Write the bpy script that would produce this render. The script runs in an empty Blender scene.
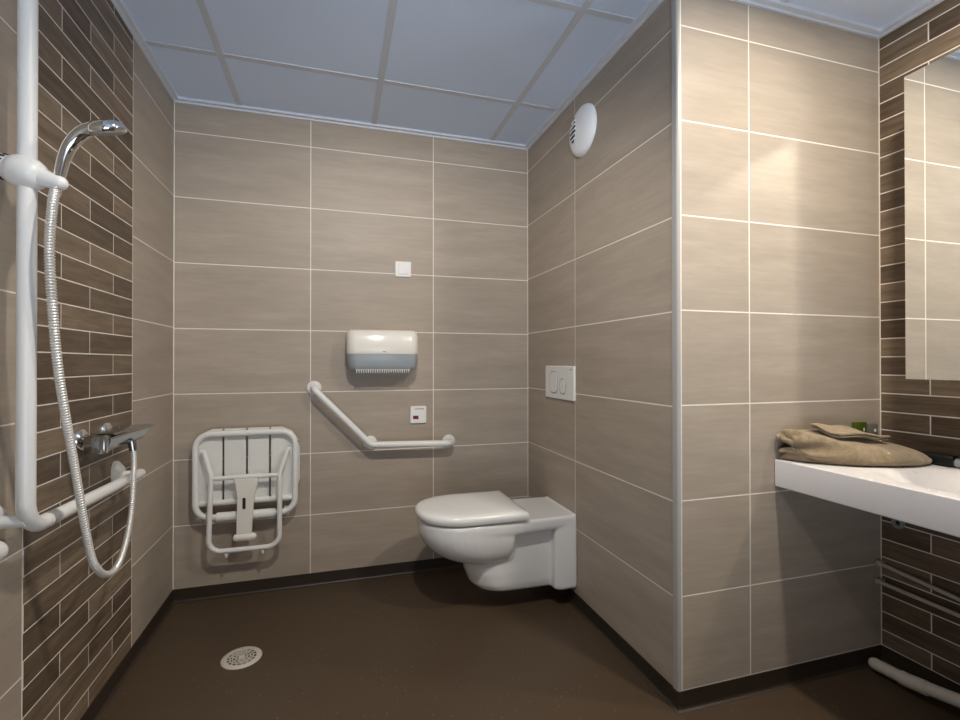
import bpy, bmesh, math, random
from mathutils import Vector, Matrix
random.seed(7)
sc = bpy.context.scene
COL = sc.collection
PI = math.pi

# ------------------------------------------------------------------ dimensions (metres)
W1 = 1.719            # toilet recess width
D = 1.217             # depth of the recess (depth of the boxed-in corner)
X2 = 2.590            # right wall
YF = -3.15            # wall behind the camera
ZC = 2.272            # ceiling
ZS = 0.059            # top of the coved skirting
FRONT = -D

# ------------------------------------------------------------------ mesh helpers
def new_bm(): return bmesh.new()

def wloc(o):
    v = Vector((0, 0, 0))
    while o is not None:
        v += o.location; o = o.parent
    return v

def obj(name, bm, mat, parent=None, origin=None, smooth=None, mods=None):
    """link a bmesh given in world coordinates as ONE mesh object"""
    bmesh.ops.recalc_face_normals(bm, faces=bm.faces)
    base = wloc(parent) if parent is not None else Vector((0, 0, 0))
    loc = Vector(origin) - base if origin is not None else Vector((0, 0, 0))
    bm.transform(Matrix.Translation(-(base + loc)))
    me = bpy.data.meshes.new(name)
    bm.to_mesh(me); bm.free()
    for m in (mat if isinstance(mat, (list, tuple)) else [mat]):
        me.materials.append(m)
    o = bpy.data.objects.new(name, me)
    o.location = loc
    COL.objects.link(o)
    if parent is not None: o.parent = parent
    if smooth is not None:
        for p in me.polygons: p.use_smooth = True
        if smooth < 179:
            try: me.set_sharp_from_angle(angle=math.radians(smooth))
            except Exception: pass
    for f in (mods or []): f(o)
    return o

def tag(o, label, cat, group=None):
    o['label'] = label; o['category'] = cat
    if group: o['group'] = group
    return o

def thing(name, label, cat, loc, group=None):
    o = bpy.data.objects.new(name, None)
    o.empty_display_size = 0.05
    o.location = loc
    COL.objects.link(o)
    return tag(o, label, cat, group)

def struct(name, bm, mat, smooth=None):
    o = obj(name, bm, mat, smooth=smooth)
    o['kind'] = 'structure'
    return o

def quad(bm, pts, mi=0):
    f = bm.faces.new([bm.verts.new(p) for p in pts]); f.material_index = mi
    return f

def box(bm, x0, x1, y0, y1, z0, z1, bev=0.0, seg=2, mi=0):
    vs = [bm.verts.new((x, y, z)) for x in (x0, x1) for y in (y0, y1) for z in (z0, z1)]
    idx = [(0, 1, 3, 2), (4, 6, 7, 5), (0, 4, 5, 1), (2, 3, 7, 6), (0, 2, 6, 4), (1, 5, 7, 3)]
    fs = []
    for i in idx:
        f = bm.faces.new([vs[k] for k in i]); f.material_index = mi; fs.append(f)
    if bev > 0:
        es = list({e for f in fs for e in f.edges})
        bmesh.ops.bevel(bm, geom=es, offset=bev, segments=seg, profile=0.5, affect='EDGES')

def smooth_path(pts, n=8):
    """Catmull-Rom through pts"""
    P = [Vector(p) for p in pts]
    P = [2 * P[0] - P[1]] + P + [2 * P[-1] - P[-2]]
    out = []
    for i in range(1, len(P) - 2):
        for k in range(n):
            t = k / n
            a, b, c, d = P[i - 1], P[i], P[i + 1], P[i + 2]
            out.append(0.5 * ((2 * b) + (-a + c) * t + (2 * a - 5 * b + 4 * c - d) * t * t + (-a + 3 * b - 3 * c + d) * t ** 3))
    out.append(P[-2])
    return out

def round_path(pts, r, n=8, closed=False):
    """polyline with filleted corners"""
    P = [Vector(p) for p in pts]; N = len(P); out = []
    for i in range(N):
        if not closed and i in (0, N - 1):
            out.append(P[i]); continue
        a, b, c = P[i - 1], P[i], P[(i + 1) % N]
        rr = r[i] if isinstance(r, (list, tuple)) else r
        u, v = (a - b).normalized(), (c - b).normalized()
        ang = u.angle(v)
        if rr <= 0 or ang > PI - 1e-3: out.append(b); continue
        d = min(rr / math.tan(ang / 2), (a - b).length * .49, (c - b).length * .49)
        R = d * math.tan(ang / 2)
        cen = b + (u + v).normalized() * (R / math.sin(ang / 2))
        s, e = (b + u * d) - cen, (b + v * d) - cen
        tot = s.angle(e); ax = s.cross(e).normalized()
        for k in range(n + 1):
            out.append(cen + Matrix.Rotation(tot * k / n, 3, ax) @ s)
    return out

def tube(bm, path, r, seg=16, closed=False, caps=True, radii=None, mi=0, dome=False):
    P = [Vector(p) for p in path]; N = len(P)
    T = []
    for i in range(N):
        if closed: t = P[(i + 1) % N] - P[i - 1]
        elif i == 0: t = P[1] - P[0]
        elif i == N - 1: t = P[-1] - P[-2]
        else: t = (P[i + 1] - P[i]).normalized() + (P[i] - P[i - 1]).normalized()
        T.append(t.normalized())
    ref = Vector((0, 0, 1)) if abs(T[0].z) < .9 else Vector((1, 0, 0))
    nrm = (ref - T[0] * ref.dot(T[0])).normalized()
    rings = []
    for i in range(N):
        if i > 0:
            q = T[i - 1].rotation_difference(T[i]); nrm = q @ nrm
            nrm = (nrm - T[i] * nrm.dot(T[i])).normalized()
        bn = T[i].cross(nrm)
        rr = radii[i] if radii else r
        rings.append([bm.verts.new(P[i] + (nrm * math.cos(2 * PI * k / seg) + bn * math.sin(2 * PI * k / seg)) * rr) for k in range(seg)])
    M = N if closed else N - 1
    for i in range(M):
        A, B = rings[i], rings[(i + 1) % N]
        off = 0
        if closed and i == N - 1:   # match the twist
            off = min(range(seg), key=lambda s: (A[0].co - B[s].co).length)
        for k in range(seg):
            f = bm.faces.new((A[k], A[(k + 1) % seg], B[(k + 1 + off) % seg], B[(k + off) % seg])); f.material_index = mi
    if caps and not closed:
        for ring, s, t in ((rings[0], -1, T[0]), (rings[-1], 1, T[-1])):
            if dome:
                rr = (ring[0].co - (P[0] if s < 0 else P[-1])).length
                c = P[0] if s < 0 else P[-1]
                prev = ring
                for j in range(1, 4):
                    a = j * PI / 2 / 4
                    cur = [bm.verts.new(c + (v.co - c) * math.cos(a) + t * s * rr * math.sin(a)) for v in ring]
                    for k in range(seg):
                        bm.faces.new((prev[k], prev[(k + 1) % seg], cur[(k + 1) % seg], cur[k])).material_index = mi
                    prev = cur
                tip = bm.verts.new(c + t * s * rr)
                for k in range(seg): bm.faces.new((prev[k], prev[(k + 1) % seg], tip)).material_index = mi
            else:
                bm.faces.new(ring).material_index = mi

def lathe(bm, prof, origin, axis, seg=40, mi=0):
    """revolve (radius, height) profile round an axis"""
    ax = Vector(axis).normalized(); o = Vector(origin)
    ref = Vector((0, 0, 1)) if abs(ax.z) < .9 else Vector((1, 0, 0))
    u = (ref - ax * ref.dot(ax)).normalized(); v = ax.cross(u)
    prev = None
    for (r, h) in prof:
        if r < 1e-6: ring = [bm.verts.new(o + ax * h)]
        else: ring = [bm.verts.new(o + ax * h + (u * math.cos(2 * PI * k / seg) + v * math.sin(2 * PI * k / seg)) * r) for k in range(seg)]
        if prev is not None:
            for k in range(seg):
                a, b = prev[k % len(prev)], prev[(k + 1) % len(prev)]
                c, d = ring[(k + 1) % len(ring)], ring[k % len(ring)]
                vs = []
                for q in (a, b, c, d):
                    if q not in vs: vs.append(q)
                if len(vs) >= 3: bm.faces.new(vs).material_index = mi
        prev = ring

def rrect(a0, a1, b0, b1, r, n=6):
    """rounded rectangle outline in 2D"""
    out = []
    for cx, cy, s in ((a1 - r, b1 - r, 0), (a0 + r, b1 - r, 1), (a0 + r, b0 + r, 2), (a1 - r, b0 + r, 3)):
        for k in range(n + 1):
            t = (s + k / n) * PI / 2
            out.append((cx + r * math.cos(t), cy + r * math.sin(t)))
    return out

def loft(bm, sections, caps=True, mi=0):
    """sections: list of closed 3D outlines with equal counts"""
    rings = [[bm.verts.new(p) for p in s] for s in sections]
    n = len(rings[0])
    for A, B in zip(rings, rings[1:]):
        for k in range(n):
            bm.faces.new((A[k], A[(k + 1) % n], B[(k + 1) % n], B[k])).material_index = mi
    if caps:
        bm.faces.new(rings[0]).material_index = mi
        bm.faces.new(rings[-1]).material_index = mi

def plate_xz(bm, x0, x1, z0, z1, yw, t, r, edge=.002, mi=0):
    """rounded plate on the back wall, thickness t towards the room (-y)"""
    S = []
    for inset, y in ((0, yw), (0, yw - t + edge), (edge, yw - t)):
        S.append([(a, y, b) for a, b in rrect(x0 + inset, x1 - inset, z0 + inset, z1 - inset, max(r - inset, .0005))])
    loft(bm, S, mi=mi)

def plate_yz(bm, y0, y1, z0, z1, xw, t, r, edge=.002, mi=0):
    """rounded plate on the toilet wall, thickness t towards -x"""
    S = []
    for inset, x in ((0, xw), (0, xw - t + edge), (edge, xw - t)):
        S.append([(x, a, b) for a, b in rrect(y0 + inset, y1 - inset, z0 + inset, z1 - inset, max(r - inset, .0005))])
    loft(bm, S, mi=mi)

def subsurf(l):
    def f(o):
        m = o.modifiers.new('subsurf', 'SUBSURF'); m.levels = l; m.render_levels = l
    return f

# ------------------------------------------------------------------ node helpers
class NT:
    def __init__(s, name):
        s.m = bpy.data.materials.new(name); s.m.use_nodes = True
        s.t = s.m.node_tree; s.t.nodes.clear()
        s.out = s.t.nodes.new('ShaderNodeOutputMaterial')
        s.b = s.t.nodes.new('ShaderNodeBsdfPrincipled')
        s.t.links.new(s.b.outputs[0], s.out.inputs[0])
    def n(s, typ, **kw):
        x = s.t.nodes.new(typ)
        for k, v in kw.items(): setattr(x, k, v)
        return x
    def put(s, sock, v):
        if hasattr(v, 'links') or isinstance(v, bpy.types.NodeSocket): s.t.links.new(v, sock)
        else: sock.default_value = v
    def math(s, op, a, b=None, c=None, clamp=False):
        x = s.n('ShaderNodeMath', operation=op, use_clamp=clamp)
        s.put(x.inputs[0], a)
        if b is not None: s.put(x.inputs[1], b)
        if c is not None: s.put(x.inputs[2], c)
        return x.outputs[0]
    def comb(s, x, y, z):
        c = s.n('ShaderNodeCombineXYZ')
        for i, v in enumerate((x, y, z)): s.put(c.inputs[i], v)
        return c.outputs[0]
    def noise(s, vec, scale, detail=3, rough=.55):
        x = s.n('ShaderNodeTexNoise')
        s.put(x.inputs['Vector'], vec); x.inputs['Scale'].default_value = scale
        x.inputs['Detail'].default_value = detail; x.inputs['Roughness'].default_value = rough
        return x.outputs['Fac']
    def mix(s, f, a, b):
        x = s.n('ShaderNodeMix', data_type='RGBA')
        s.put(x.inputs[0], f)
        for i, v in ((6, a), (7, b)):
            if isinstance(v, (tuple, list)): x.inputs[i].default_value = (*v[:3], 1)
            else: s.put(x.inputs[i], v)
        return x.outputs[2]
    def ramp(s, f, stops):
        x = s.n('ShaderNodeValToRGB'); s.put(x.inputs[0], f)
        e = x.color_ramp.elements
        e[0].position, e[0].color = stops[0][0], (*stops[0][1], 1)
        e[1].position, e[1].color = stops[1][0], (*stops[1][1], 1)
        for p, c in stops[2:]:
            k = e.new(p); k.color = (*c, 1)
        return x.outputs[0]
    def bump(s, h, strength, dist):
        x = s.n('ShaderNodeBump'); x.inputs['Strength'].default_value = strength
        x.inputs['Distance'].default_value = dist
        s.put(x.inputs['Height'], h); s.t.links.new(x.outputs[0], s.b.inputs['Normal'])
    def P(s, **kw):
        for k, v in kw.items():
            k = k.replace('_', ' ')
            if isinstance(v, (tuple, list)): s.b.inputs[k].default_value = (*v[:3], 1)
            else: s.put(s.b.inputs[k], v)
        return s.m

def srgb(r, g, b):
    f = lambda c: (c / 255 / 12.92) if c <= 10 else ((c / 255 + .055) / 1.055) ** 2.4
    return (f(r), f(g), f(b))

TILE_A, TILE_B, TILE_C = srgb(158, 146, 132), srgb(169, 156, 142), srgb(180, 167, 152)
GROUT = srgb(232, 226, 217)

def wall_mat(name, axis, u0, w, z0, h, kind='tile', half_odd=False, sign=1, edges=(), zedges=(), g=.0042):
    t = NT(name)
    geo = t.n('ShaderNodeNewGeometry')
    sep = t.n('ShaderNodeSeparateXYZ'); t.t.links.new(geo.outputs['Position'], sep.inputs[0])
    A = sep.outputs[axis]; Z = sep.outputs[2]
    v = t.math('DIVIDE', t.math('SUBTRACT', Z, z0), h)
    row = t.math('FLOOR', v)
    u = t.math('MULTIPLY', t.math('DIVIDE', t.math('SUBTRACT', A, u0), w), sign)
    if half_odd:
        odd = t.math('FLOORED_MODULO', row, 2.0)
        u = t.math('ADD', u, t.math('MULTIPLY', odd, .5))
    colm = t.math('FLOOR', u)
    def edge(x, size):
        fr = t.math('SUBTRACT', x, t.math('FLOOR', x))
        return t.math('MULTIPLY', t.math('MINIMUM', fr, t.math('SUBTRACT', 1.0, fr)), size)
    d = t.math('MINIMUM', edge(u, w), edge(v, h))
    for e in edges: d = t.math('MINIMUM', d, t.math('ABSOLUTE', t.math('SUBTRACT', A, e)))
    for e in zedges: d = t.math('MINIMUM', d, t.math('ABSOLUTE', t.math('SUBTRACT', Z, e)))
    mask = t.n('ShaderNodeMapRange', interpolation_type='SMOOTHSTEP')
    t.put(mask.inputs[0], d); mask.inputs[1].default_value = g * .35; mask.inputs[2].default_value = g * .62
    mask.inputs[3].default_value = 1; mask.inputs[4].default_value = 0
    G = mask.outputs[0]
    wn = t.n('ShaderNodeTexWhiteNoise', noise_dimensions='3D')
    t.put(wn.inputs['Vector'], t.comb(colm, row, float(len(name))))
    rnd = wn.outputs['Value']; rc = wn.outputs['Color']
    rs = t.n('ShaderNodeSeparateXYZ'); t.t.links.new(rc, rs.inputs[0])
    ox, oz = t.math('MULTIPLY', rs.outputs[0], 40.0), t.math('MULTIPLY', rs.outputs[1], 40.0)
    if kind == 'tile':
        vec1 = t.comb(t.math('ADD', t.math('MULTIPLY', A, 2.2), ox), t.math('ADD', t.math('MULTIPLY', Z, 14.0), oz), 0.0)
        n1 = t.noise(vec1, 1.0, 5, .6)
        vec2 = t.comb(t.math('ADD', t.math('MULTIPLY', A, 9.0), oz), t.math('ADD', t.math('MULTIPLY', Z, 90.0), ox), 0.0)
        n2 = t.noise(vec2, 1.0, 3, .6)
        f = t.math('ADD', t.math('MULTIPLY', n1, .62), t.math('MULTIPLY', n2, .30))
        f = t.math('ADD', f, t.math('MULTIPLY', t.math('SUBTRACT', rnd, .5), .10))
        c = t.ramp(f, [(.28, TILE_A), (.48, TILE_B), (.66, TILE_C)])
        rough = t.math('ADD', .40, t.math('MULTIPLY', n2, .12))
        hb = t.math('MULTIPLY', n2, .05)
    else:
        vec1 = t.comb(t.math('ADD', t.math('MULTIPLY', A, 5.0), ox), t.math('ADD', t.math('MULTIPLY', Z, 45.0), oz), 0.0)
        n1 = t.noise(vec1, 1.0, 6, .65)
        vec2 = t.comb(t.math('ADD', t.math('MULTIPLY', A, 14.0), oz), t.math('ADD', t.math('MULTIPLY', Z, 210.0), ox), 0.0)
        n2 = t.noise(vec2, 1.0, 3, .6)
        f = t.math('ADD', t.math('MULTIPLY', n1, .60), t.math('MULTIPLY', n2, .28))
        f = t.math('ADD', f, t.math('MULTIPLY', t.math('SUBTRACT', rnd, .5), .30))
        c = t.ramp(f, [(.25, srgb(82, 67, 54)), (.45, srgb(110, 94, 77)), (.66, srgb(142, 124, 104))])
        rough = t.math('ADD', .40, t.math('MULTIPLY', n2, .15))
        hb = t.math('MULTIPLY', n2, .12)
    col = t.mix(G, c, GROUT)
    t.put(t.b.inputs['Base Color'], col)
    t.put(t.b.inputs['Roughness'], t.mix(G, (.35, .35, .35), (.8, .8, .8)) if False else t.math('ADD', t.math('MULTIPLY', G, .4), rough, clamp=True))
    t.bump(t.math('SUBTRACT', hb, G), .35, .0012)
    t.b.inputs['Specular IOR Level'].default_value = .36
    return t.m

def plain(name, col, rough=.4, metal=0.0, spec=.5, bump=0.0, bscale=200.0, coat=0.0, var=0.0):
    t = NT(name)
    tc = t.n('ShaderNodeTexCoord').outputs['Object']
    n = t.noise(tc, bscale, 3)
    n2 = t.noise(tc, 9.0, 4)
    a = tuple(max(0, c * (1 - var)) for c in col); b = tuple(min(1, c * (1 + var)) for c in col)
    t.put(t.b.inputs['Base Color'], t.mix(n2, a, b))
    t.P(Metallic=metal)
    t.put(t.b.inputs['Roughness'], t.math('ADD', rough - .02, t.math('MULTIPLY', n2, .04), clamp=True))
    t.b.inputs['Specular IOR Level'].default_value = spec
    t.b.inputs['Coat Weight'].default_value = coat
    if bump > 0: t.bump(n, bump, .001)
    return t.m

M = {}
M['white_plastic'] = plain('white_plastic', srgb(232, 231, 228), .32, var=.02)
M['cream_plastic'] = plain('cream_plastic', srgb(234, 229, 220), .22, var=.015)
M['white_nylon'] = plain('white_nylon', srgb(230, 229, 226), .30, var=.02)
M['slat_white'] = plain('slat_white', srgb(226, 225, 220), .42, var=.02, bump=.05)
M['ceramic'] = plain('ceramic', srgb(236, 236, 235), .10, coat=.6, var=.008)
M['lid_white'] = plain('lid_white', srgb(238, 238, 236), .18, coat=.3, var=.008)
M['resin'] = plain('resin', srgb(220, 217, 218), .28, var=.01)
M['chrome'] = plain('chrome', (.78, .79, .80), .09, metal=1.0)
M['dark_chrome'] = plain('dark_chrome', (.42, .43, .44), .16, metal=1.0)
M['steel'] = plain('steel', (.60, .60, .60), .28, metal=1.0)
M['hose'] = plain('hose_silver', (.80, .78, .74), .30, metal=.55)
M['black'] = plain('black_plastic', (.008, .009, .009), .5, spec=.2)
M['slot'] = plain('slot_dark', (.02, .02, .02), .7)
M['grey_plastic'] = plain('grey_plastic', srgb(150, 152, 152), .35)
M['vent_white'] = plain('vent_white', srgb(240, 243, 247), .35, var=.01)
M['trim_white'] = plain('trim_white', srgb(172, 169, 166), .4, var=.02)
M['ceil_trim'] = plain('ceiling_trim_white', srgb(214, 218, 226), .45, var=.01)
M['pvc'] = plain('pvc_grey', srgb(196, 188, 176), .4, var=.06)
M['pipe_paint'] = plain('pipe_paint', srgb(196, 188, 178), .4, var=.05)
M['red'] = plain('alarm_red', srgb(120, 14, 16), .2, coat=.5)
M['print'] = plain('print_grey', srgb(110, 110, 112), .6)

def green_glass():
    t = NT('green_glass'); tc = t.n('ShaderNodeTexCoord').outputs['Object']
    t.put(t.b.inputs['Base Color'], t.mix(t.noise(tc, 20.0), srgb(70, 92, 22), srgb(96, 116, 34)))
    t.P(Roughness=.12); t.b.inputs['Transmission Weight'].default_value = .35; t.b.inputs['IOR'].default_value = 1.45
    return t.m
M['green'] = green_glass()
def smoke_glass():
    t = NT('smoke_grey'); tc = t.n('ShaderNodeTexCoord').outputs['Object']
    t.put(t.b.inputs['Base Color'], t.mix(t.noise(tc, 20.0), srgb(120, 116, 106), srgb(150, 146, 134)))
    t.P(Roughness=.15); t.b.inputs['Transmission Weight'].default_value = .4; t.b.inputs['IOR'].default_value = 1.45
    return t.m
M['smoke'] = smoke_glass()
def blue_clear():
    t = NT('blue_grey_translucent'); tc = t.n('ShaderNodeTexCoord').outputs['Object']
    t.put(t.b.inputs['Base Color'], t.mix(t.noise(tc, 12.0), srgb(168, 177, 184), srgb(186, 193, 198)))
    t.P(Roughness=.32); t.b.inputs['Transmission Weight'].default_value = .25
    t.b.inputs['IOR'].default_value = 1.45
    return t.m
M['blue_clear'] = blue_clear()
def mirror_mat():
    t = NT('mirror_silver'); tc = t.n('ShaderNodeTexCoord').outputs['Object']
    t.put(t.b.inputs['Base Color'], t.mix(t.noise(tc, 1.0), (.90, .92, .91), (.91, .93, .92)))
    t.P(Metallic=1.0, Roughness=0.0)
    return t.m
M['mirror'] = mirror_mat()
def towel_mat():
    t = NT('beige_terry'); tc = t.n('ShaderNodeTexCoord').outputs['Object']
    n = t.noise(tc, 420.0, 2, .7); n2 = t.noise(tc, 60.0, 4)
    f = t.math('ADD', t.math('MULTIPLY', n, .6), t.math('MULTIPLY', n2, .4))
    t.put(t.b.inputs['Base Color'], t.ramp(f, [(.30, srgb(118, 102, 80)), (.50, srgb(146, 128, 103)), (.70, srgb(170, 151, 125))]))
    t.P(Roughness=.95); t.b.inputs['Specular IOR Level'].default_value = .1
    t.b.inputs['Sheen Weight'].default_value = .35
    t.bump(f, .9, .004)
    return t.m
M['towel'] = towel_mat()
def floor_mat():
    t = NT('brown_vinyl')
    tc = t.n('ShaderNodeNewGeometry').outputs['Position']
    n = t.noise(tc, 3.0, 4); n2 = t.noise(tc, 160.0, 3, .7)
    base = t.mix(n, srgb(70, 56, 42), srgb(78, 63, 48))
    base = t.mix(t.math('MULTIPLY', t.math('SUBTRACT', n2, .45), .9, clamp=True), base, srgb(95, 78, 61))
    vo = t.n('ShaderNodeTexVoronoi'); t.put(vo.inputs['Vector'], tc); vo.inputs['Scale'].default_value = 75.0
    wn = t.n('ShaderNodeSeparateXYZ'); t.t.links.new(vo.outputs['Color'], wn.inputs[0])
    fleck = t.math('MULTIPLY', t.math('LESS_THAN', vo.outputs['Distance'], .17), t.math('GREATER_THAN', wn.outputs[0], .86))
    base = t.mix(t.math('MULTIPLY', fleck, .35), base, srgb(176, 152, 118))
    t.put(t.b.inputs['Base Color'], base)
    t.put(t.b.inputs['Roughness'], t.math('ADD', .36, t.math('MULTIPLY', n2, .2)))
    t.b.inputs['Specular IOR Level'].default_value = .4
    t.bump(n2, .12, .0006)
    return t.m
M['floor'] = floor_mat()
M['skirting'] = plain('skirting_shaded_vinyl', srgb(50, 41, 33), .42, var=.05)  # darker than the floor vinyl: shade on the upright faces put into the colour
def ceil_mat(name, c, r=.75):
    t = NT(name); tc = t.n('ShaderNodeNewGeometry').outputs['Position']
    n = t.noise(tc, 240.0, 3); n2 = t.noise(tc, 2.0, 2)
    t.put(t.b.inputs['Base Color'], t.mix(n2, tuple(x * .97 for x in c), c))
    t.P(Roughness=r); t.bump(n, .06, .0005)
    return t.m
M['ceiling'] = ceil_mat('ceiling_panel', srgb(214, 228, 250))  # blue of the cool daylight put into the panel colour
M['tbar'] = ceil_mat('ceiling_tbar', srgb(202, 206, 214), .5)

WM = {}
WM['back'] = wall_mat('tile_back_wall', 0, .5834, .604, .341, .2975, edges=(0.001, W1 - .001))
WM['left_far'] = wall_mat('tile_left_far', 1, -.457, .602, .3465, .297, edges=(-.001,))
WM['left_near'] = wall_mat('tile_left_near', 1, -1.088, .602, .3465, .297)
WM['brick_left'] = wall_mat('brick_left', 1, -.457, .3135, 1.237, .066, 'brick', True, -1, edges=(-.458, -1.087), g=.0032)
WM['toilet'] = wall_mat('tile_toilet_wall', 1, -.546, .68, .343, .2985)
WM['front'] = wall_mat('tile_boxed_front', 0, 1.998, .600, .351, .297, edges=(W1 + .012,), zedges=(ZS + .001,))
WM['brick_right'] = wall_mat('brick_right', 1, FRONT, .309, 1.033, .0655, 'brick', True, -1, edges=(FRONT - .002,), zedges=(ZS + .001,), g=.0040)
WM['behind'] = wall_mat('tile_behind', 0, .3, .604, .341, .2975)

# ------------------------------------------------------------------ the setting
bm = new_bm(); quad(bm, [(-.02, YF, 0), (X2 + .02, YF, 0), (X2 + .02, 0.02, 0), (-.02, 0.02, 0)])
struct('floor', bm, M['floor'])

TH = .08
def slab_wall(name, pts_front, back_off, mat):
    """wall with thickness: front quad plus an extruded back"""
    bm = new_bm()
    A = [bm.verts.new(p) for p in pts_front]; B = [bm.verts.new(Vector(p) + Vector(back_off)) for p in pts_front]
    bm.faces.new(A); bm.faces.new(B)
    for k in range(4): bm.faces.new((A[k], A[(k + 1) % 4], B[(k + 1) % 4], B[k]))
    return struct(name, bm, mat)

slab_wall('wall_back', [(0, 0, 0), (W1, 0, 0), (W1, 0, ZC), (0, 0, ZC)], (0, TH, 0), WM['back'])
DO0, DO1, DOZ = .35, 1.45, 2.10      # unseen doorway added behind the camera to let in cool fill
bm = new_bm()
for x0, x1, z0, z1 in ((0, DO0, 0, ZC), (DO1, X2, 0, ZC), (DO0, DO1, DOZ, ZC)):
    box(bm, x0, x1, YF - TH, YF, z0, z1)
struct('wall_front', bm, WM['behind'])
bm = new_bm()
for x0, x1, z0, z1 in ((DO0 - .05, DO0 + .012, 0, DOZ + .05), (DO1 - .012, DO1 + .05, 0, DOZ + .05), (DO0 + .012, DO1 - .012, DOZ - .012, DOZ + .05)):
    box(bm, x0, x1, YF - TH - .01, YF + .012, z0, z1, .002)
struct('added_door_1', bm, plain('added_door_frame_white', srgb(222, 220, 216), .4))  # frame of the added doorway, out of view
slab_wall('wall_right', [(X2, YF, 0), (X2, FRONT, 0), (X2, FRONT, ZC), (X2, YF, ZC)], (TH, 0, 0), WM['brick_right'])
bm = new_bm()
for y0, y1, mi in ((0, -.457, 0), (-.457, -1.088, 1), (-1.088, YF, 2)):
    quad(bm, [(0, y0, 0), (0, y1, 0), (0, y1, ZC), (0, y0, ZC)], mi)
quad(bm, [(-TH, 0, 0), (-TH, YF, 0), (-TH, YF, ZC), (-TH, 0, ZC)], 0)
bmesh.ops.remove_doubles(bm, verts=bm.verts, dist=1e-5)
struct('wall_left', bm, [WM['left_far'], WM['brick_left'], WM['left_near']])
# boxed-in corner: side face to the toilet and front face beside the washbasin
bm = new_bm()
quad(bm, [(W1, 0, 0), (W1, FRONT, 0), (W1, FRONT, ZC), (W1, 0, ZC)], 0)
quad(bm, [(W1, FRONT, 0), (X2, FRONT, 0), (X2, FRONT, ZC), (W1, FRONT, ZC)], 1)
bmesh.ops.remove_doubles(bm, verts=bm.verts, dist=1e-5)
struct('wall_inner', bm, [WM['toilet'], WM['front']])

# ceiling with its visible grid of bars
bm = new_bm()
quad(bm, [(-.02, YF, ZC), (-.02, .02, ZC), (X2 + .02, .02, ZC), (X2 + .02, YF, ZC)], 0)
quad(bm, [(-.02, YF, ZC + .05), (-.02, .02, ZC + .05), (X2 + .02, .02, ZC + .05), (X2 + .02, YF, ZC + .05)], 0)
bw = .0125
xs = [.272, .882, 1.500, 2.118]; ys = [-.405, -1.020, -1.635, -2.250, -2.865]
for x in xs:
    box(bm, x - bw, x + bw, YF, (0 if x < W1 else FRONT), ZC - .003, ZC + .001, mi=1)
for y in ys:
    box(bm, 0, (W1 if y > FRONT else X2), y - bw, y + bw, ZC - .0028, ZC + .001, mi=1)
struct('ceiling', bm, [M['ceiling'], M['tbar']])

# ceiling edge trim (stepped shadow-line profile) along every wall
def ceil_trim(name, p0, p1, inward, s=.024):
    p0, p1, n = Vector(p0), Vector(p1), Vector(inward)
    j = .0004 * int(name[-1])
    prof = [(0, 0), (0, -.018 - j), (.006 + j, -.018 - j), (.006 + j, -.010 - j), (s + j, -.010 - j), (s + j, 0)]
    bm = new_bm()
    loft(bm, [[p + n * a + Vector((0, 0, ZC + b)) for a, b in prof] for p in (p0, p1)])
    return struct(name, bm, M['ceil_trim'])
ceil_trim('trim_1', (0, 0, 0), (W1, 0, 0), (0, -1, 0))
ceil_trim('trim_2', (0, 0, 0), (0, YF, 0), (1, 0, 0))
ceil_trim('trim_3', (W1, 0, 0), (W1, FRONT, 0), (-1, 0, 0))
ceil_trim('trim_4', (W1, FRONT, 0), (X2, FRONT, 0), (0, -1, 0))
ceil_trim('trim_5', (X2, FRONT, 0), (X2, YF, 0), (-1, 0, 0))
# corner profile of the boxed-in corner
bm = new_bm()
prof = [(W1 + .006, FRONT - .001), (W1 + .006, FRONT - .004)]
for k in range(7):
    a = k / 6 * PI / 2
    prof.append((W1 + .004 - .009 * math.sin(a), FRONT + .005 - .009 * math.cos(a)))
prof += [(W1 - .005, FRONT + .020), (W1 - .001, FRONT + .020), (W1 + .001, FRONT + .001)]
loft(bm, [[(x, y, z) for x, y in prof] for z in (ZS + .001, ZC - .018)])
struct('trim_6', bm, M['trim_white'], smooth=40)

# coved skirting in shade-darkened vinyl
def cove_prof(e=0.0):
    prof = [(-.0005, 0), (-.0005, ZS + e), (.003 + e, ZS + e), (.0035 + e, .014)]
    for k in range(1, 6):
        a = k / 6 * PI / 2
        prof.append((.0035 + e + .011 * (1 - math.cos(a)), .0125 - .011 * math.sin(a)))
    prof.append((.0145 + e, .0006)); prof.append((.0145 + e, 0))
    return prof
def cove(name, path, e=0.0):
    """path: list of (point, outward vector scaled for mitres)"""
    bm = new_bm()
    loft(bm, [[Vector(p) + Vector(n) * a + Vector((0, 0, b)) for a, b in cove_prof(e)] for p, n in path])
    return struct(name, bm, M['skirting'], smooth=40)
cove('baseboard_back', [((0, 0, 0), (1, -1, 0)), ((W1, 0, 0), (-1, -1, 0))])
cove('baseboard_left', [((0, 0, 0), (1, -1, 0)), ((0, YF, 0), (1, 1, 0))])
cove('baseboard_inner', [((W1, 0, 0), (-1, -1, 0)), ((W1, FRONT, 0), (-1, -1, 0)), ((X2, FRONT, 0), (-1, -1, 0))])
cove('baseboard_right', [((X2, FRONT, 0), (-1, -1, 0)), ((X2, YF, 0), (-1, 1, 0))])

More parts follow.
